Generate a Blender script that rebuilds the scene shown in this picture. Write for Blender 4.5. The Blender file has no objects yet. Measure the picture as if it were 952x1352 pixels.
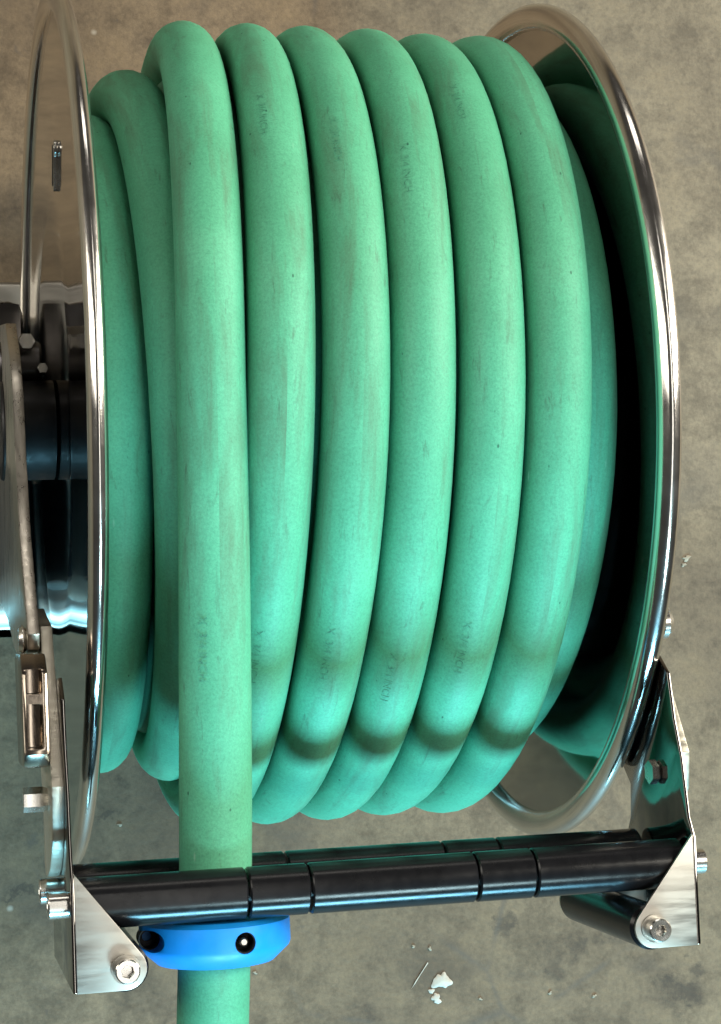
import bpy, bmesh, math, random
from mathutils import Vector, Matrix, noise

random.seed(7)
S = 0.25                       # one flange radius in metres; shapes below are written in flange radii
FZ = -1.135                     # floor level
SC = bpy.context.scene
COL = SC.collection
rad = math.radians

# ---------------------------------------------------------------- camera
cam = bpy.data.cameras.new('camera')
cam.sensor_fit = 'VERTICAL'
cam.sensor_height = 36.0
cam.lens = 67.68
cam.clip_start = 0.02
cam.clip_end = 100
co = bpy.data.objects.new('camera', cam)
COL.objects.link(co)
yaw, pit, rol = 0.2350, -0.064, 0.0383
Ry = Matrix(((math.cos(yaw), 0, math.sin(yaw)), (0, 1, 0), (-math.sin(yaw), 0, math.cos(yaw))))
Rx = Matrix(((1, 0, 0), (0, math.cos(pit), -math.sin(pit)), (0, math.sin(pit), math.cos(pit))))
Rz = Matrix(((math.cos(rol), -math.sin(rol), 0), (math.sin(rol), math.cos(rol), 0), (0, 0, 1)))
RM = Rz @ Rx @ Ry
co.matrix_world = Matrix.Translation(Vector((-0.355, -0.5016, 4.4801)) * S) @ RM.transposed().to_4x4()
SC.camera = co

# ---------------------------------------------------------------- world, workshop lamps and one added overhead fill
w = bpy.data.worlds.new('World')
SC.world = w
w.use_nodes = True
bg = w.node_tree.nodes['Background']
bg.inputs[0].default_value = (1.0, 0.93, 0.84, 1)
bg.inputs[1].default_value = 0.05


def area_lamp(name, loc, target, sx, sy, power, colour):
    l = bpy.data.lights.new(name, 'AREA')
    l.shape = 'RECTANGLE'
    l.size, l.size_y = sx, sy
    l.energy = power
    l.color = colour
    o = bpy.data.objects.new(name, l)
    COL.objects.link(o)
    d = Vector(target) - Vector(loc)
    o.location = loc
    o.rotation_euler = d.to_track_quat('-Z', 'Y').to_euler()
    return o


area_lamp('ceiling_strip_lamp', (3.0, 0.9, 1.95), (0.2, 0.1, 0), 1.1, 4.0, 400, (1.0, 0.94, 0.81))
area_lamp('ceiling_strip_lamp', (-2.8, 0.9, 1.8), (0.2, 0.1, 0), 1.1, 4.0, 105, (1.0, 0.95, 0.84))
area_lamp('overhead_fill', (0.45, 0.2, 3.4), (0.45, 0.2, 0), 0.3, 5.0, 24, (1.0, 0.96, 0.88))  # unseen weak fill, added to broaden the rim highlights
area_lamp('high_window_light', (1.0, -2.4, 3.0), (0.14, -0.2, 0.1), 0.6, 0.6, 85, (0.62, 0.93, 1.0))
area_lamp('doorway_light', (0.5, -3.9, 1.25), (0.1, -0.2, 0.1), 1.8, 0.85, 480, (0.27, 0.74, 1.0))
area_lamp('rear_window_light', (0.5, 4.5, 1.6), (0.1, 0, 0.1), 2.5, 0.7, 25, (1.0, 0.94, 0.85))

SC.view_settings.view_transform = 'Standard'
SC.view_settings.look = 'None'
SC.view_settings.exposure = -0.18
SC.view_settings.gamma = 1.0


# ---------------------------------------------------------------- materials
def new_mat(name):
    m = bpy.data.materials.new(name)
    m.use_nodes = True
    nt = m.node_tree
    return m, nt, nt.nodes['Principled BSDF']


def nd(nt, kind, **kw):
    n = nt.nodes.new(kind)
    for k, v in kw.items():
        setattr(n, k, v)
    return n


def ramp(nt, fac, stops):
    r = nd(nt, 'ShaderNodeValToRGB')
    e = r.color_ramp.elements
    while len(e) < len(stops):
        e.new(0.5)
    for i, (p, c) in enumerate(stops):
        e[i].position = p
        e[i].color = (c[0], c[1], c[2], 1) if len(c) == 3 else c
    nt.links.new(fac, r.inputs[0])
    return r.outputs[0]


def tex_noise(nt, vec, scale, detail=4, rough=0.55, dist=0.0):
    n = nd(nt, 'ShaderNodeTexNoise')
    n.inputs['Scale'].default_value = scale
    n.inputs['Detail'].default_value = detail
    n.inputs['Roughness'].default_value = rough
    n.inputs['Distortion'].default_value = dist
    if vec is not None:
        nt.links.new(vec, n.inputs['Vector'])
    return n.outputs['Fac']


def mapping(nt, vec, scale=(1, 1, 1), loc=(0, 0, 0)):
    m = nd(nt, 'ShaderNodeMapping')
    m.inputs['Scale'].default_value = scale
    m.inputs['Location'].default_value = loc
    nt.links.new(vec, m.inputs['Vector'])
    return m.outputs[0]


def mix(nt, fac, a, b, mode='MIX'):
    m = nd(nt, 'ShaderNodeMix', data_type='RGBA', blend_type=mode)
    for sock, v in ((m.inputs[0], fac), (m.inputs[6], a), (m.inputs[7], b)):
        if hasattr(v, 'is_output'):
            nt.links.new(v, sock)
        elif isinstance(v, (int, float)):
            sock.default_value = v
        else:
            sock.default_value = (v[0], v[1], v[2], 1)
    return m.outputs[2]


def bump(nt, bsdf, height, strength, dist=0.001):
    b = nd(nt, 'ShaderNodeBump')
    b.inputs['Strength'].default_value = strength
    b.inputs['Distance'].default_value = dist
    nt.links.new(height, b.inputs['Height'])
    nt.links.new(b.outputs[0], bsdf.inputs['Normal'])


def world_pos(nt):
    return nd(nt, 'ShaderNodeNewGeometry').outputs['Position']


# concrete floor
M_FLOOR, nt, b = new_mat('concrete')
P = world_pos(nt)
base = ramp(nt, tex_noise(nt, P, 3.2, 6, 0.6, 0.3), [(0.30, (0.072, 0.053, 0.034)), (0.5, (0.120, 0.091, 0.058)), (0.70, (0.160, 0.124, 0.082))])
mott = ramp(nt, tex_noise(nt, P, 30, 10, 0.75), [(0.36, (0.58, 0.57, 0.56)), (0.52, (1, 1, 1)), (0.72, (1.22, 1.20, 1.13))])
base = mix(nt, 1.0, base, mott, 'MULTIPLY')
grain = ramp(nt, tex_noise(nt, P, 260, 5, 0.8), [(0.3, (0.55, 0.55, 0.54)), (0.5, (1, 1, 1)), (0.72, (1.4, 1.4, 1.38))])
base = mix(nt, 0.55, base, grain, 'MULTIPLY')
stain = ramp(nt, tex_noise(nt, mapping(nt, P, (1, 1, 1), (3.1, 1.7, 0)), 7.5, 5, 0.62, 0.6), [(0.56, (0, 0, 0)), (0.72, (1, 1, 1))])
base = mix(nt, stain, base, mix(nt, 0.6, base, (0.040, 0.035, 0.031)))
smear = ramp(nt, tex_noise(nt, mapping(nt, P, (1, 1, 1), (0.4, 5.2, 0)), 34, 5, 0.65, 1.1), [(0.66, (0, 0, 0)), (0.74, (1, 1, 1))])
base = mix(nt, mix(nt, 1.0, smear, (0.55, 0.55, 0.55), 'MULTIPLY'), base, (0.055, 0.048, 0.042))
# oil and dirt spots, each with a ragged outline
warp = nd(nt, 'ShaderNodeTexNoise')
warp.inputs['Scale'].default_value = 28
warp.inputs['Detail'].default_value = 6
warp.inputs['Roughness'].default_value = 0.7
nt.links.new(P, warp.inputs['Vector'])
wp = nd(nt, 'ShaderNodeVectorMath', operation='MULTIPLY_ADD')
nt.links.new(warp.outputs['Color'], wp.inputs[0])
wp.inputs[1].default_value = (0.07, 0.07, 0)
wp.inputs[2].default_value = (-0.035, -0.035, 0)
wq = nd(nt, 'ShaderNodeVectorMath', operation='ADD')
nt.links.new(P, wq.inputs[0])
nt.links.new(wp.outputs[0], wq.inputs[1])
for sx, sy, rx, ry, dark in [(1.16, -1.50, 0.16, 0.11, 0.45), (1.39, -1.36, 0.035, 0.06, 0.6), (1.53, -1.52, 0.05, 0.06, 0.5), (1.60, -1.47, 0.035, 0.05, 0.45), (1.93, -1.62, 0.10, 0.05, 0.7),
                             (1.99, -1.56, 0.06, 0.03, 0.6), (0.95, -1.62, 0.04, 0.04, 0.45), (0.05, -1.10, 0.07, 0.035, 0.5), (0.22, -1.00, 0.06, 0.02, 0.55), (-0.03, -1.20, 0.10, 0.02, 0.5),
                             (0.00, 0.72, 0.16, 0.22, 0.45), (1.95, 0.55, 0.16, 0.30, 0.25), (0.42, 1.28, 0.05, 0.03, 0.4), (0.35, -1.50, 0.20, 0.10, 0.3), (1.90, -0.85, 0.08, 0.03, 0.5),
                             (0.35, -0.98, 0.30, 0.20, 0.3)]:
    dv = nd(nt, 'ShaderNodeVectorMath', operation='SUBTRACT')
    nt.links.new(wq.outputs[0], dv.inputs[0])
    dv.inputs[1].default_value = (sx * S, sy * S, FZ * S)
    dm = nd(nt, 'ShaderNodeVectorMath', operation='MULTIPLY')
    nt.links.new(dv.outputs[0], dm.inputs[0])
    dm.inputs[1].default_value = (1 / (rx * S), 1 / (ry * S), 0)
    dl = nd(nt, 'ShaderNodeVectorMath', operation='LENGTH')
    nt.links.new(dm.outputs[0], dl.inputs[0])
    sf = ramp(nt, dl.outputs['Value'], [(0.35, (dark, dark, dark)), (1.0, (0, 0, 0))])
    base = mix(nt, sf, base, (0.020, 0.016, 0.013))
# thin wandering hairline scratches
crk = nd(nt, 'ShaderNodeTexVoronoi', feature='DISTANCE_TO_EDGE')
crk.inputs['Scale'].default_value = 4.6
wob = mix(nt, 0.06, P, nd(nt, 'ShaderNodeTexNoise').outputs['Color'])
nt.links.new(wob, crk.inputs['Vector'])
line = ramp(nt, crk.outputs['Distance'], [(0.0, (1, 1, 1)), (0.012, (0, 0, 0))])
gate = ramp(nt, tex_noise(nt, P, 9, 3, 0.6), [(0.55, (0, 0, 0)), (0.62, (1, 1, 1))])
lf = mix(nt, 1.0, mix(nt, 1.0, line, gate, 'MULTIPLY'), (0.6, 0.6, 0.6), 'MULTIPLY')
base = mix(nt, lf, base, (0.06, 0.053, 0.045))
# pale flecks
vor = nd(nt, 'ShaderNodeTexVoronoi')
vor.inputs['Scale'].default_value = 22
vor.inputs['Randomness'].default_value = 1
nt.links.new(mix(nt, 0.03, P, nd(nt, 'ShaderNodeTexNoise').outputs['Color']), vor.inputs['Vector'])
fl = ramp(nt, vor.outputs['Distance'], [(0.02, (1, 1, 1)), (0.06, (0, 0, 0))])
gate2 = ramp(nt, tex_noise(nt, P, 30, 2, 0.5), [(0.56, (0, 0, 0)), (0.64, (0.8, 0.8, 0.8))])
base = mix(nt, mix(nt, 1.0, fl, gate2, 'MULTIPLY'), base, (0.26, 0.24, 0.20))
nt.links.new(base, b.inputs['Base Color'])
b.inputs['Roughness'].default_value = 0.62
b.inputs['Specular IOR Level'].default_value = 0.3
bump(nt, b, tex_noise(nt, P, 160, 5, 0.7), 0.35, 0.0012)


# rubber hose; the uv layer holds length along the hose (m) and the turn around it
def hose_mat(name):
    m, nt, b = new_mat(name)
    uv = nd(nt, 'ShaderNodeUVMap', uv_map='hose_uv').outputs[0]
    P = world_pos(nt)
    c = ramp(nt, tex_noise(nt, P, 14, 5, 0.6), [(0.3, (0.054, 0.246, 0.139)), (0.55, (0.067, 0.294, 0.172)), (0.75, (0.083, 0.320, 0.192))])
    g = ramp(nt, tex_noise(nt, P, 760, 5, 0.8), [(0.30, (0.62, 0.64, 0.64)), (0.5, (1, 1, 1)), (0.70, (1.28, 1.26, 1.26))])
    c = mix(nt, 0.75, c, g, 'MULTIPLY')
    # dull brown rub marks drawn out along the hose
    rub = tex_noise(nt, mapping(nt, uv, (9, 5.0, 1)), 1.0, 7, 0.68, 0.4)
    rf = ramp(nt, rub, [(0.50, (0, 0, 0)), (0.72, (0.72, 0.72, 0.72))])
    c = mix(nt, rf, c, (0.060, 0.115, 0.066))
    # dirt smears a few centimetres long
    sm = tex_noise(nt, mapping(nt, uv, (38, 17, 1), (3, 2, 0)), 1.0, 5, 0.7, 0.8)
    sf = ramp(nt, sm, [(0.60, (0, 0, 0)), (0.76, (0.75, 0.75, 0.75))])
    c = mix(nt, sf, c, (0.036, 0.075, 0.045))
    # dark nicks and pale scuffs
    v = nd(nt, 'ShaderNodeTexVoronoi')
    v.inputs['Scale'].default_value = 1.0
    nt.links.new(mapping(nt, uv, (46, 8, 1), (0.3, 0.1, 0)), v.inputs['Vector'])
    nick = ramp(nt, v.outputs['Distance'], [(0.028, (0.85, 0.85, 0.85)), (0.05, (0, 0, 0))])
    c = mix(nt, nick, c, (0.008, 0.07, 0.04))
    v2 = nd(nt, 'ShaderNodeTexVoronoi')
    v2.inputs['Scale'].default_value = 1.0
    nt.links.new(mapping(nt, uv, (16, 7, 1), (5.3, 2.1, 0)), v2.inputs['Vector'])
    sc = ramp(nt, v2.outputs['Distance'], [(0.02, (0.7, 0.7, 0.7)), (0.05, (0, 0, 0))])
    c = mix(nt, sc, c, (0.20, 0.40, 0.29))
    nt.links.new(c, b.inputs['Base Color'])
    r = ramp(nt, rub, [(0.3, (0.52, 0.52, 0.52)), (0.8, (0.75, 0.75, 0.75))])
    nt.links.new(r, b.inputs['Roughness'])
    b.inputs['Specular IOR Level'].default_value = 0.32
    bump(nt, b, tex_noise(nt, P, 700, 3, 0.6), 0.18, 0.0006)
    return m


M_HOSE = hose_mat('green_rubber')
M_PRINT, nt, b = new_mat('faded_ink')
ink = ramp(nt, tex_noise(nt, world_pos(nt), 420, 4, 0.7), [(0.36, (0.026, 0.140, 0.085)), (0.57, (0.058, 0.265, 0.155))])
nt.links.new(ink, b.inputs['Base Color'])
b.inputs['Roughness'].default_value = 0.7


def steel(name, colour, rough, brushed=None, bump_s=0.0):
    m, nt, b = new_mat(name)
    b.inputs['Metallic'].default_value = 1.0
    tc = nd(nt, 'ShaderNodeTexCoord').outputs['Object']
    c = ramp(nt, tex_noise(nt, tc, 30, 5, 0.6), [(0.3, [k * 0.86 for k in colour]), (0.7, colour)])
    nt.links.new(c, b.inputs['Base Color'])
    sm = tex_noise(nt, mapping(nt, tc, brushed or (40, 40, 40)), 1.0, 5, 0.65)
    r = ramp(nt, sm, [(0.3, [rough * 0.75] * 3), (0.75, [min(1, rough * 1.5)] * 3)])
    nt.links.new(r, b.inputs['Roughness'])
    if bump_s:
        bump(nt, b, sm, bump_s, 0.0006)
    return m


M_MIRROR = steel('polished_stainless', (0.46, 0.435, 0.40), 0.06, (14, 14, 14), 0.02)
M_RIM = steel('polished_rim', (0.80, 0.77, 0.73), 0.16, (30, 30, 30), 0.05)
M_SHEET = steel('stainless_sheet', (0.43, 0.41, 0.37), 0.36, (20, 200, 20), 0.012)
M_BRACKET = steel('bright_stainless', (0.22, 0.208, 0.195), 0.07, (20, 120, 20), 0.02)
M_BRUSHED = steel('brushed_stainless', (0.58, 0.54, 0.47), 0.30, (300, 20, 300), 0.10)
M_SAWN = steel('sawn_edge_steel', (0.70, 0.66, 0.56), 0.38, (60, 420, 60), 0.35)
M_BRONZED = steel('tarnished_stainless', (0.40, 0.34, 0.28), 0.16, (60, 60, 60), 0.05)
M_BOLT = steel('bolt_steel', (0.72, 0.70, 0.66), 0.22)
M_DARKMETAL = steel('dark_steel', (0.10, 0.095, 0.095), 0.32)


def plain(name, c, rough, spec=0.5, noise_scale=60, var=0.25):
    m, nt, b = new_mat(name)
    tc = nd(nt, 'ShaderNodeTexCoord').outputs['Object']
    f = tex_noise(nt, tc, noise_scale, 5, 0.65)
    cc = ramp(nt, f, [(0.3, [k * (1 - var) for k in c]), (0.72, [k * (1 + var) for k in c])])
    nt.links.new(cc, b.inputs['Base Color'])
    r = ramp(nt, tex_noise(nt, tc, noise_scale * 2.3, 4, 0.6), [(0.3, [rough * 0.8] * 3), (0.75, [min(1, rough * 1.35)] * 3)])
    nt.links.new(r, b.inputs['Roughness'])
    b.inputs['Specular IOR Level'].default_value = spec
    return m


M_ROLLER = plain('black_roller_plastic', (0.006, 0.006, 0.007), 0.20, 0.20)
M_HUB = plain('black_hub_plastic', (0.008, 0.008, 0.009), 0.45, 0.28)
M_HOLE_SHADE = plain('painted_hole_shade', (0.01, 0.01, 0.01), 0.5, 0.4)  # near-black colour painted in for the shade inside holes
M_BLUE = plain('blue_nylon', (0.003, 0.185, 0.54), 0.42, 0.4, 40, 0.12)
M_PAINT = plain('white_paint_splash', (0.34, 0.325, 0.285), 0.75, 0.4, 90, 0.2)
M_CHIP = plain('pale_grit', (0.22, 0.195, 0.15), 0.8, 0.3, 90, 0.25)


# ---------------------------------------------------------------- builders
ORIGIN = {}


def thing(name, label, cat, loc, group=None):
    o = bpy.data.objects.new(name, None)
    o.empty_display_size = 0.05
    COL.objects.link(o)
    o.location = loc
    o['label'] = label
    o['category'] = cat
    if group:
        o['group'] = group
    ORIGIN[o.name] = Vector(loc)
    return o


def obj(name, bm, mat, parent=None, angle=35, scale=S, bevel=0.0):
    """links the bmesh (flange radii) as one object with its origin at its middle"""
    if bevel:
        eds = [e for e in bm.edges if len(e.link_faces) == 2 and e.calc_face_angle() > rad(40)]
        bmesh.ops.bevel(bm, geom=eds, offset=bevel, segments=2, profile=0.6, affect='EDGES', clamp_overlap=True)
    bm.normal_update()
    for v in bm.verts:
        v.co *= scale
    lo = Vector([min(v.co[i] for v in bm.verts) for i in range(3)])
    hi = Vector([max(v.co[i] for v in bm.verts) for i in range(3)])
    mid = (lo + hi) / 2
    for v in bm.verts:
        v.co -= mid
    me = bpy.data.meshes.new(name)
    bm.to_mesh(me)
    bm.free()
    for p in me.polygons:
        p.use_smooth = True
    me.set_sharp_from_angle(angle=rad(angle))
    me.materials.append(mat)
    o = bpy.data.objects.new(name, me)
    COL.objects.link(o)
    if parent:
        o.parent = parent
        o.location = mid - ORIGIN[parent.name]
    else:
        o.location = mid
    ORIGIN[o.name] = mid
    return o


AX = {'X': lambda a, u, v: (a, u, v), 'Y': lambda a, u, v: (v, a, u), 'Z': lambda a, u, v: (u, v, a)}


def lathe(bm, axis, centre, profile, segs=48, closed=False):
    """profile: (distance along the axis, radius) pairs"""
    f = AX[axis]
    c = Vector(centre)
    rings = []
    for a, r in profile:
        if r < 1e-6:
            rings.append([bm.verts.new(c + Vector(f(a, 0, 0)))])
        else:
            rings.append([bm.verts.new(c + Vector(f(a, r * math.cos(t), r * math.sin(t)))) for t in [2 * math.pi * i / segs for i in range(segs)]])
    pairs = list(zip(rings, rings[1:]))
    if closed:
        pairs.append((rings[-1], rings[0]))
    for A, B in pairs:
        for i in range(segs):
            j = (i + 1) % segs
            if len(A) == 1 and len(B) == 1:
                continue
            if len(A) == 1:
                bm.faces.new((A[0], B[i], B[j]))
            elif len(B) == 1:
                bm.faces.new((A[i], B[0], A[j]))
            else:
                bm.faces.new((A[i], B[i], B[j], A[j]))
    bmesh.ops.recalc_face_normals(bm, faces=bm.faces[:])
    return bm


def rod(axis, centre, a0, a1, r, ch=0.004, segs=40):
    bm = bmesh.new()
    return lathe(bm, axis, centre, [(a0, 0), (a0, r - ch), (a0 + ch, r), (a1 - ch, r), (a1, r - ch), (a1, 0)], segs)


def prism(axis, pts, a0, a1):
    """polygon pts in the plane across the axis, pushed from a0 to a1"""
    f = {'X': lambda a, p: (a, p[0], p[1]), 'Z': lambda a, p: (p[0], p[1], a), 'Y': lambda a, p: (p[0], a, p[1])}[axis]
    bm = bmesh.new()
    A = [bm.verts.new(f(a0, p)) for p in pts]
    B = [bm.verts.new(f(a1, p)) for p in pts]
    bm.faces.new(A)
    bm.faces.new(B[::-1])
    n = len(pts)
    for i in range(n):
        bm.faces.new((A[i], B[i], B[(i + 1) % n], A[(i + 1) % n]))
    bmesh.ops.recalc_face_normals(bm, faces=bm.faces[:])
    return bm


def box(x0, x1, y0, y1, z0, z1):
    return prism('Z', [(x0, y0), (x1, y0), (x1, y1), (x0, y1)], z0, z1)


def arc(cx, cy, r, a0, a1, n=10):
    return [(cx + r * math.cos(rad(a0 + (a1 - a0) * i / n)), cy + r * math.sin(rad(a0 + (a1 - a0) * i / n))) for i in range(n + 1)]


def socket_head(axis, centre, sign, r, h, hexr, depth, seat=0.0):
    """cap screw head with a hexagonal socket; the head points along sign*axis"""
    bm = bmesh.new()
    f = AX[axis]
    c = Vector(centre)
    N = 36

    def ring(a, fr):
        return [bm.verts.new(c + Vector(f(sign * a, fr(t) * math.cos(t), fr(t) * math.sin(t)))) for t in [2 * math.pi * i / N for i in range(N)]]

    def hx(t):
        k = (t + 0.3) % (math.pi / 3) - math.pi / 6
        return hexr * math.cos(math.pi / 6) / math.cos(k)
    rings = [ring(seat, lambda t: r), ring(h - 0.1 * r, lambda t: r), ring(h, lambda t: r * 0.9), ring(h, lambda t: hx(t) * 1.06), ring(h - 0.06 * r, hx), ring(h - depth, hx)]
    for A, B in zip(rings, rings[1:]):
        for i in range(N):
            bm.faces.new((A[i], A[(i + 1) % N], B[(i + 1) % N], B[i]))
    bm.faces.new(rings[-1])
    bm.faces.new(rings[0][::-1])
    bmesh.ops.recalc_face_normals(bm, faces=bm.faces[:])
    return bm


def hex_head(axis, centre, a0, a1, r):
    bm = bmesh.new()
    return lathe(bm, axis, centre, [(a0, 0), (a0, r), (a1 - 0.2 * (a1 - a0), r), (a1, r * 0.86), (a1, 0)], 6)


def cut(o, cutters):
    """boolean cut made permanent"""
    for c in cutters:
        md = o.modifiers.new('cut', 'BOOLEAN')
        md.operation = 'DIFFERENCE'
        md.object = c
        md.solver = 'EXACT'
    bpy.context.view_layer.update()
    dg = bpy.context.evaluated_depsgraph_get()
    me = bpy.data.meshes.new_from_object(o.evaluated_get(dg))
    o.modifiers.clear()
    me.name = o.name
    o.data = me
    for p in me.polygons:
        p.use_smooth = True
    me.set_sharp_from_angle(angle=rad(35))
    for c in cutters:
        bpy.data.objects.remove(c)


# ---------------------------------------------------------------- floor
bm = box(-24, 24, -24, 24, FZ - 0.4, FZ)
floor = obj('floor', bm, M_FLOOR)
floor['kind'] = 'structure'


def splash(cx, cy, pts, h, name, mat):
    bm = bmesh.new()
    n = len(pts)
    c = bm.verts.new((cx, cy, FZ + h))
    A = [bm.verts.new((cx + x * 0.75, cy + y * 0.75, FZ + h * 0.9)) for x, y in pts]
    B = [bm.verts.new((cx + x, cy + y, FZ + 0.002)) for x, y in pts]
    for i in range(n):
        j = (i + 1) % n
        bm.faces.new((c, A[i], A[j]))
        bm.faces.new((A[i], B[i], B[j], A[j]))
    bmesh.ops.recalc_face_normals(bm, faces=bm.faces[:])
    return obj(name, bm, mat, floor)


def blob(r, n, seed, sx=1.0, sy=1.0, rough=0.35):
    rnd = random.Random(seed)
    ph = [rnd.uniform(0, 6.28) for _ in range(4)]
    out = []
    for i in range(n):
        t = 2 * math.pi * i / n
        k = 1 + rough * (math.sin(2 * t + ph[0]) * 0.5 + math.sin(3 * t + ph[1]) * 0.4 + math.sin(5 * t + ph[2]) * 0.3 + math.sin(8 * t + ph[3]) * 0.2)
        out.append((r * k * sx * math.cos(t), r * k * sy * math.sin(t)))
    return out


splash(1.183, -1.538, blob(0.025, 40, 3, 1.0, 1.0, 0.4), 0.006, 'paint_spot', M_PAINT)
splash(1.164, -1.588, blob(0.015, 30, 5, 1.0, 0.9, 0.4), 0.005, 'paint_spot', M_PAINT)
splash(1.150, -1.565, blob(0.008, 20, 8), 0.004, 'paint_spot', M_PAINT)
splash(1.118, -1.512, [(-0.030, -0.042), (-0.016, -0.026), (0.0, -0.003), (0.016, 0.018), (0.026, 0.030), (0.023, 0.032), (0.002, 0.004), (-0.022, -0.028)], 0.004, 'paint_streak', M_PAINT)
for i, (x, y, r) in enumerate([(1.52, -1.60, .006), (0.86, -1.74, .010), (0.93, -1.73, .008), (2.03, -.30, .013), (1.88, -1.02, .006), (0.24, -1.02, .006),
                               (1.10, -1.43, .006), (1.15, -1.44, .006), (1.70, 1.30, .007), (1.86, 1.15, .007), (0.57, -1.30, .006), (1.66, -1.62, .007),
                               (2.02, -.32, .007), (1.97, .62, .006), (1.30, -1.60, .006), (0.62, -1.47, .006)]):
    splash(x, y, blob(r, 12, 20 + i, 1.0, random.uniform(0.6, 1.3), 0.6), 0.004, 'grit_chip', M_CHIP)

# ---------------------------------------------------------------- hose reel
L = 1.12
reel = thing('hose_reel', 'polished stainless steel hose reel with black guide rollers standing on the concrete floor', 'hose reel', (0.56 * S, 0, -1.12 * S))


def flange(x, out, half, mid):
    """polished disc; out = -1 or +1 is the outer side"""
    bm = bmesh.new()
    prof = []
    t = 0.006
    # shallow dished face with a pressed ring, both sides
    shape = [(0.0, 0.0), (0.10, 0.0), (0.42, 0.0), (0.47, 0.004), (0.52, 0.0), (0.80, 0.0), (0.90, 0.002), (0.945, 0.0)]
    for r, d in shape:
        prof.append((x + out * (d + t / 2), r))
    for r, d in reversed(shape):
        prof.append((x + out * (d - t / 2), r))
    lathe(bm, 'X', (0, 0, 0), prof, 128)
    f = obj('flange', bm, M_MIRROR, reel, 30)
    bm = bmesh.new()
    ring = []
    n = 20
    for i in range(n):
        a = 2 * math.pi * i / n
        ring.append((x + out * mid + half * math.cos(a), 0.969 + 0.0305 * math.sin(a)))
    lathe(bm, 'X', (0, 0, 0), ring, 160, closed=True)
    obj('rim', bm, M_RIM, f, 60)
    return f


fl_left = flange(0.0, -1, 0.0195, 0.001)
fl_right = flange(L, 1, 0.0250, -0.004)
# small clip with a dark plate for its slot on the outer face of the left flange
clip = obj('slot_clip', prism('X', arc(0.590, 0.280, 0.019, -15, 165, 8) + arc(0.520, 0.255, 0.019, 165, 345, 8), -0.012, -0.002), M_BOLT, fl_left, bevel=0.003)
obj('slot_shade_plate', prism('X', arc(0.588, 0.279, 0.010, -15, 165, 8) + arc(0.522, 0.256, 0.010, 165, 345, 8), -0.0135, -0.004), M_HOLE_SHADE, fl_left)  # raised dark plate standing in for the shade inside the slot

bm = bmesh.new()
lathe(bm, 'X', (0, 0, 0), [(0.006, 0.40), (0.006, 0.57), (L - 0.006, 0.57), (L - 0.006, 0.40)], 96, closed=True)
obj('drum', bm, M_DARKMETAL, reel)

# hub between the side plate and the flange
bm = bmesh.new()
lathe(bm, 'X', (0, 0, 0), [(-0.128, 0), (-0.128, 0.112), (-0.124, 0.115), (-0.040, 0.115), (-0.007, 0.115), (-0.005, 0.11), (-0.005, 0)], 64)
hub = obj('hub', bm, M_HUB, reel)
obj('hub_collar', rod('X', (0, 0.155, -0.02), -0.128, -0.03, 0.055, 0.006), M_DARKMETAL, reel)
obj('nut', hex_head('Z', (-0.065, 0.20, 0), -0.02, 0.055, 0.022), M_BOLT, reel)
obj('nut', hex_head('Z', (-0.032, 0.135, 0), -0.02, 0.075, 0.014), M_BOLT, reel)
bm = bmesh.new()
lathe(bm, 'X', (0, 0, 0), [(L + 0.01, 0), (L + 0.01, 0.115), (L + 0.128, 0.115), (L + 0.128, 0)], 64)
obj('hub', bm, M_HUB, reel)

# base sheet with rolled front and back edges
prof = [(0.53, -1.085)] + arc(0.53, -1.110, 0.025, 90, 0, 6)[1:] + [(0.548, -1.13)] + [(-0.468, -1.13)] + arc(-0.360, -1.185, 0.10, 150, 90, 12)
base_bm = prism('X', [(y, max(z, -1.13)) for y, z in prof], -0.55, 1.42)
obj('base_plate', base_bm, M_SHEET, reel)

# bearing block, and a black box added to darken the flange's reflection
obj('dark_reflection_box', box(-0.42, -0.034, -0.335, -0.035, -1.07, -0.36), M_HUB, reel, bevel=0.03)  # added only so the polished flange mirrors black below the hub
obj('bearing_block', box(-0.42, -0.034, 0.13, 0.40, -1.07, -0.52), M_DARKMETAL, reel, bevel=0.035)

# big side plates that carry the hubs
side = [(0.216, 0.20), (0.30, -0.36), (0.44, -1.07), (-0.31, -1.07), (-0.37, -0.68), (-0.40, -0.22), (-0.44, 0.00), (-0.50, 0.22), (-0.53, 0.47), (-0.505, 0.675),
        (-0.475, 0.695), (-0.27, 0.510), (-0.113, 0.435), (0.037, 0.395), (0.125, 0.325)]
sp = obj('side_plate', prism('X', side, -0.121, -0.097), M_BRUSHED, reel, bevel=0.003)
obj('side_plate', prism('X', side, L + 0.068, L + 0.092), M_BRUSHED, reel, bevel=0.003)

# guide arms: thick sawn bars outside the sheet brackets
arm = [(-0.46, 0.655), (-0.53, 0.695), (-0.62, 0.765), (-0.695, 0.812), (-0.76, 0.852), (-0.83, 0.842), (-0.885, 0.80), (-0.925, 0.74), (-0.945, 0.67), (-0.945, 0.64),
       (-0.925, 0.605), (-0.87, 0.610), (-0.79, 0.600), (-0.70, 0.53), (-0.50, 0.40), (-0.42, 0.45)]
ga = obj('guide_arm', prism('X', arm, -0.094, -0.0705), M_SAWN, reel, bevel=0.003)
gb = obj('guide_arm', prism('X', arm, 1.1495, 1.173), M_SAWN, reel, bevel=0.003)
obj('bolt', hex_head('X', (0, -0.79, 0.735), -0.140, -0.094, 0.024), M_BOLT, ga)
obj('bolt', rod('X', (0, -0.485, 0.645), -0.136, -0.121, 0.030, 0.008), M_BOLT, ga)
obj('bolt', rod('X', (0, -0.500, 0.700), 1.173, 1.208, 0.032, 0.012), M_BOLT, gb)
obj('bolt', hex_head('X', (0, -0.803, 0.755), 1.122, 1.1405, 0.025), M_BOLT, gb)

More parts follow.
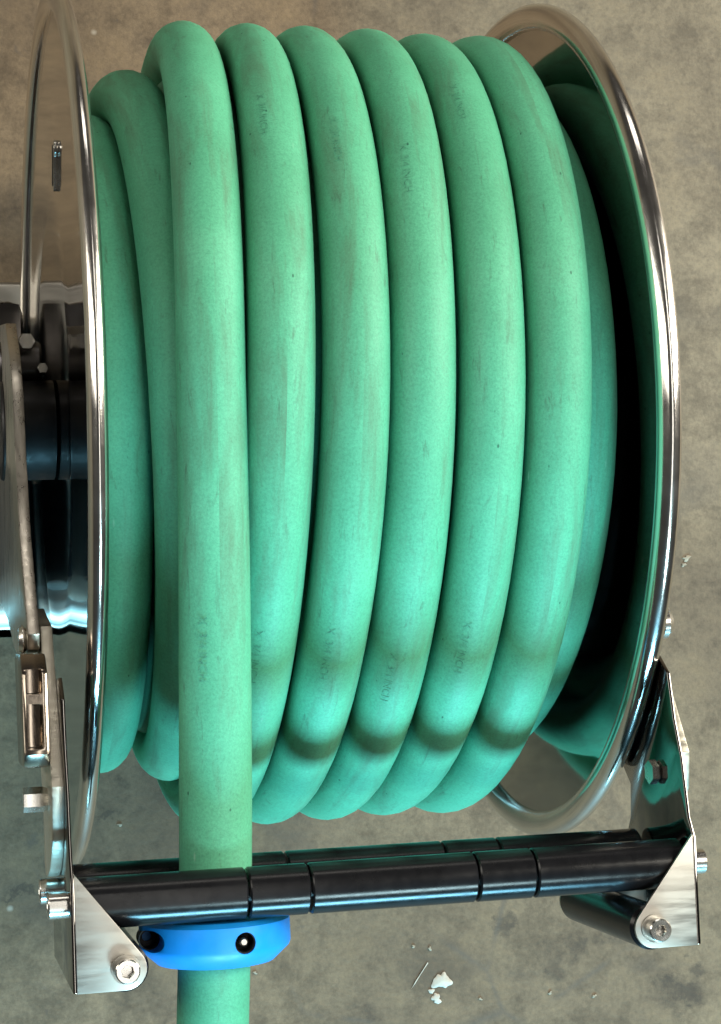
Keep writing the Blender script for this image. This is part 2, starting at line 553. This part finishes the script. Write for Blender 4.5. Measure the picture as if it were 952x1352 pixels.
# clamp block with two recessed windows on the left arm
blk = obj('clamp_block', prism('X', [(-0.512, 0.79), (-0.545, 0.828), (-0.70, 0.845), (-0.725, 0.82), (-0.725, 0.66), (-0.512, 0.62)], -0.143, -0.0945), M_BRONZED, ga, bevel=0.007)
c1 = obj('cutter', box(-0.136, -0.104, -0.588, -0.541, 0.76, 1.1), M_HOLE_SHADE, bevel=0.006)
c2 = obj('cutter', box(-0.136, -0.104, -0.690, -0.606, 0.76, 1.1), M_HOLE_SHADE, bevel=0.006)
cut(blk, [c1, c2])

# roller brackets (folded sheet)
ZT = 0.920        # outer face of the front ears
BY = -1.091       # axis of the upright side rollers
RY = -0.976       # axis of the crosswise rollers
BR = [(-0.56, 0.775), (-0.600, 0.828), (-0.694, 0.847), (-0.768, 0.876), (-0.8845, 0.896), (-0.922, 0.919), (-1.129, 0.919), (-1.129, 0.470), (-1.005, 0.470),
      (-0.955, 0.560), (-0.907, 0.590), (-0.838, 0.598), (-0.800, 0.556), (-0.72, 0.50), (-0.58, 0.56)]


def tri(s, x, top=-0.915):
    """triangular ear in x, y; s=+1 points to +x"""
    bx, r = 0.089, 0.039
    a = [(0, top), (0, -1.130)] + arc(bx, BY, r, -90, 40, 10)
    return [(x + s * px, py) for px, py in a]


for s, x0, x1 in ((1, -0.0705, -0.0635), (-1, 1.1415, 1.1485)):
    br = obj('roller_bracket', prism('X', BR, x0, x1), M_BRACKET, reel, bevel=0.0015)
    xe = x1 if s == 1 else x0
    obj('bracket_ear', prism('Z', tri(s, xe), ZT - 0.0075, ZT), M_SHEET, br, bevel=0.0015)
    obj('bracket_ear', prism('Z', tri(s, xe, -0.962), 0.472, 0.480), M_SHEET, br, bevel=0.0015)
    xb = xe + s * 0.089
    bm = bmesh.new()
    lathe(bm, 'Z', (xb, BY, 0), [(ZT, 0), (ZT, 0.027), (ZT + 0.005, 0.027), (ZT + 0.005, 0)], 36)
    obj('washer', bm, M_SHEET, br)
    obj('cap_screw', socket_head('Z', (xb, BY, ZT + 0.005), 1, 0.0225, 0.030, 0.0120, 0.018), M_BOLT, br)
    xo = x0 if s == 1 else x1
    for z in (0.862, 0.638):
        obj('axle_bolt', socket_head('X', (xo, RY, z), -s, 0.0245, 0.038, 0.012, 0.018), M_BOLT, br)
    # upright side roller between the two ears
    obj('side_roller', rod('Z', (xb, BY, 0), 0.488, ZT - 0.012, 0.044, 0.006, 48), M_ROLLER, br)

# crosswise guide rollers in free sections
cuts = [-0.056, 0.261, 0.380, 0.708, 0.825, 1.134]
for z in (0.862, 0.638):
    for a, b_ in zip(cuts, cuts[1:]):
        obj('guide_roller', rod('X', (0, RY, z), a + 0.0022, b_ - 0.0022, 0.0480, 0.003, 64), M_ROLLER, reel)
    obj('axle', rod('X', (0, RY, z), -0.063, 1.141, 0.020, 0.002), M_DARKMETAL, reel)

# ---------------------------------------------------------------- hose path: layers wound on the drum
HR = 0.0668
ctrl = []          # (angle in quarter turns, x, radius)


def put(q, x, r):
    ctrl.append((q, x, r))


q = 0
# inner layer, right to left
xs3 = [1.045, 0.91, 0.77, 0.63, 0.49, 0.35, 0.21, 0.069]
for i, x in enumerate(xs3):
    nx = xs3[min(i + 1, len(xs3) - 1)]
    last = i == len(xs3) - 1
    for k in range(4):
        if last:
            put(q, [0.0745, 0.0735, 0.0745, 0.098][k], [0.652, 0.662, 0.728, 0.73][k])
        else:
            if i == 0 and k < 2:
                put(q, 1.035, (0.05, 0.30)[k])
            elif i == 0 and k == 2:
                put(q, 1.000, 0.44)
            else:
              put(q, x if k < 3 else (x + nx) / 2 if i < len(xs3) - 2 else (x + nx) / 2, 0.648)
        q += 1
# middle layer, left to right
xt2 = [0.152, 0.295, 0.435, 0.575, 0.715, 0.855, 1.045]
for i, x in enumerate(xt2):
    last = i == len(xt2) - 1
    if last:
        vals = [(1.030, 0.752), (1.022, 0.754), (0.978, 0.748), (0.990, 0.815)]
    else:
        vals = [(x, 0.752), (x + 0.036, 0.752), (x + 0.080, 0.752), (x + 0.105, 0.752)]
    for v in vals:
        put(q, *v)
        q += 1
# outer layer, right to left
jit = [(0.000, 0.0, 0.0), (0.004, -0.003, 0.004), (-0.003, 0.004, 0.003), (0.003, 0.000, -0.004), (-0.003, 0.003, -0.003), (0.000, 0.0, 0.003)]
for n in range(5, 0, -1):
    j = jit[n]
    for v in [(0.2961 + 0.14 * n + (-0.012 if n == 5 else j[0]), 0.8626 + (-0.012 if n == 5 else -0.010 if n == 4 else 0.0)), (0.2265 + 0.14 * n + j[1], 0.8626 + j[2]), (0.171 + 0.14 * n + j[0] * 0.5, 0.8626), (0.163 + 0.14 * n, 0.8626)]:
        put(q, *v)
        q += 1
put(q, 0.2961, 0.8646)
q += 1
put(q, 0.2275, 0.8630)


def hermite(i, t, k):
    def val(n):
        return ctrl[max(0, min(len(ctrl) - 1, n))][k]
    p0, p1, p2, p3 = val(i - 1), val(i), val(i + 1), val(i + 2)
    m1, m2 = (p2 - p0) / 2, (p3 - p1) / 2
    return (2 * t ** 3 - 3 * t ** 2 + 1) * p1 + (t ** 3 - 2 * t ** 2 + t) * m1 + (-2 * t ** 3 + 3 * t ** 2) * p2 + (t ** 3 - t ** 2) * m2


path = []
tags = []
STEP = 20
for i in range(1, len(ctrl) - 1):
    for s in range(STEP):
        t = s / STEP
        x, r = hermite(i, t, 1), hermite(i, t, 2)
        a = (i + t) * math.pi / 2
        if i > 33:         # hand-laid turns are never quite even
            x += 0.0035 * noise.noise(Vector((i + t, 3.3, 0)) * 0.9)
            r += 0.0055 * noise.noise(Vector((i + t, 8.1, 0)) * 1.1)
        path.append(Vector((x, r * math.cos(a), r * math.sin(a))))
        tags.append(i + t)
# straight run to and through the rollers, then drooping out of the picture
run = [(0.2275, 0.0, 0.8630), (0.2270, -0.15, 0.8560), (0.2255, -0.36, 0.838), (0.224, -0.58, 0.812), (0.2225, -0.80, 0.780), (0.221, -0.975, 0.752), (0.218, -1.08, 0.738), (0.213, -1.22, 0.720),
       (0.208, -1.38, 0.690), (0.200, -1.62, 0.61), (0.190, -1.90, 0.42)]
for i in range(len(run) - 1):
    p = [Vector(run[max(0, min(len(run) - 1, i + d))]) for d in (-1, 0, 1, 2)]
    for s in range(10):
        t = s / 10
        m1, m2 = (p[2] - p[0]) / 2, (p[3] - p[1]) / 2
        path.append((2 * t ** 3 - 3 * t ** 2 + 1) * p[1] + (t ** 3 - 2 * t ** 2 + t) * m1 + (-2 * t ** 3 + 3 * t ** 2) * p[2] + (t ** 3 - t ** 2) * m2)
        tags.append(1000 + i + t)
path.append(Vector(run[-1]))
tags.append(2000)

NP = len(path)
frames = []
for i in range(NP):
    T = (path[min(i + 1, NP - 1)] - path[max(i - 1, 0)]).normalized()
    if tags[i] < 1000:
        out = Vector((0, path[i].y, path[i].z)).normalized()
    else:
        out = Vector((0, 0, 1))
    sidev = T.cross(out).normalized()
    out = sidev.cross(T).normalized()
    frames.append((T, out, sidev))
dist = [0.0]
for i in range(1, NP):
    dist.append(dist[-1] + (path[i] - path[i - 1]).length * S)

SEG = 28
bm = bmesh.new()
uvl = bm.loops.layers.uv.new('hose_uv')
rings = []
for i in range(NP):
    T, out, sd = frames[i]
    k = 1 + 0.006 * noise.noise(Vector((dist[i] * 6, 0, 0)))
    if tags[i] >= 1000:
        k += 0.055 * min(1, (tags[i] - 1000) / 4)
    ring = []
    for sgm in range(SEG):
        a = 2 * math.pi * sgm / SEG
        ring.append(bm.verts.new(path[i] + (out * math.cos(a) + sd * math.sin(a)) * HR * k))
    rings.append(ring)
for i in range(NP - 1):
    for sgm in range(SEG):
        j = (sgm + 1) % SEG
        f = bm.faces.new((rings[i][sgm], rings[i][j], rings[i + 1][j], rings[i + 1][sgm]))
        us = (dist[i], dist[i], dist[i + 1], dist[i + 1])
        vs = (sgm / SEG, (sgm + 1) / SEG, (sgm + 1) / SEG, sgm / SEG)
        for lp, u_, v_ in zip(f.loops, us, vs):
            lp[uvl].uv = (u_, v_)
bm.faces.new(rings[0])
bm.faces.new(rings[-1][::-1])
bmesh.ops.recalc_face_normals(bm, faces=bm.faces[:])
hose = obj('hose', bm, M_HOSE, None, 80)
hose['label'] = 'green rubber hose coiled on the reel and led out between the black rollers'
hose['category'] = 'hose'


# faint print along the hose
def print_mark(word, at, side_turn, size):
    """word laid on the rubber from path index at; side_turn is the angle from the outer line"""
    cu = bpy.data.curves.new('lettering', 'FONT')
    cu.body = word
    cu.size = size
    cu.resolution_u = 2
    cu.align_y = 'CENTER'
    to = bpy.data.objects.new('lettering', cu)
    COL.objects.link(to)
    bpy.context.view_layer.update()
    me = bpy.data.meshes.new_from_object(to.evaluated_get(bpy.context.evaluated_depsgraph_get()))
    bpy.data.objects.remove(to)
    bm = bmesh.new()
    bm.from_mesh(me)
    bmesh.ops.triangulate(bm, faces=bm.faces[:])
    bmesh.ops.subdivide_edges(bm, edges=bm.edges[:], cuts=1)
    for v in bm.verts:
        d = dist[at] / S + v.co.x
        i = at
        while i < NP - 2 and dist[i + 1] / S < d:
            i += 1
        t = (d - dist[i] / S) / ((dist[i + 1] - dist[i]) / S)
        c = path[i].lerp(path[i + 1], t)
        out = frames[i][1].lerp(frames[i + 1][1], t).normalized()
        sd = frames[i][2].lerp(frames[i + 1][2], t).normalized()
        a = side_turn - v.co.y / HR
        v.co = c + (out * math.cos(a) + sd * math.sin(a)) * (HR * (1.0085 + (0.05 if tags[at] >= 1000 else 0)))
    obj('print_mark', bm, M_PRINT, hose)


def find(turn):
    return min(range(NP), key=lambda i: abs(tags[i] - turn))


first = len(ctrl) - 2 - 5 * 4          # quarter-turn index of the first outer top
for n in range(4):
    top = first + 4 * (n + 1) if n < 4 else first
    print_mark('X  3/4 INCH', find(top + 0.56 + 0.05 * ((n * 7) % 4 - 1.5)), 0.43, 0.0225) if n < 4 else None
for n in range(4):
    print_mark('X  3/4 INCH', find(first + 4 * n + 4 + 1.36 + 0.02 * ((n * 5) % 3 - 1)), 0.40, 0.0225)
print_mark('X  3/4 INCH', find(1002.35), 0.50, 0.0235)

# ---------------------------------------------------------------- blue hose stop
HX, HZ = 0.219, 0.736
bm = bmesh.new()
lathe(bm, 'Y', (HX, 0, HZ), [(-1.030, 0.0708), (-1.030, 0.135), (-1.038, 0.146), (-1.082, 0.1465), (-1.090, 0.1435), (-1.117, 0.114), (-1.119, 0.104), (-1.118, 0.0708)], 72, closed=True)
stop = obj('hose_stop', bm, M_BLUE, None, 28)
stop['label'] = 'bright blue ring stop clamped round the green hose below the rollers'
stop['category'] = 'hose stop'
cs = []
spots = [(0.255, -1.068), (0.088, -1.064)]
for x, y in spots:
    cs.append(obj('cutter', rod('Z', (x, y, 0), HZ + (0.085 if x > 0.2 else -0.02), 1.3, 0.0205, 0.001, 32), M_BLUE))
cut(stop, cs)
for x, y in spots:
    z0 = HZ + (0.086 if x > 0.2 else -0.015)
    if x > 0.2:
        obj('screw', rod('Z', (x, y, 0), z0, z0 + 0.040, 0.0085, 0.003, 20), M_BOLT, stop)
    bm = bmesh.new()
    lathe(bm, 'Z', (x, y, 0), [(z0 + 0.002, 0.009), (z0 + 0.002, 0.020), (z0 + 0.045, 0.0202), (z0 + 0.045, 0.0185), (z0 + 0.005, 0.0180), (z0 + 0.005, 0.009)], 28, closed=True)
    obj('hole_shade_lining', bm, M_HOLE_SHADE, stop)  # dark lining added to paint the shade inside the hole
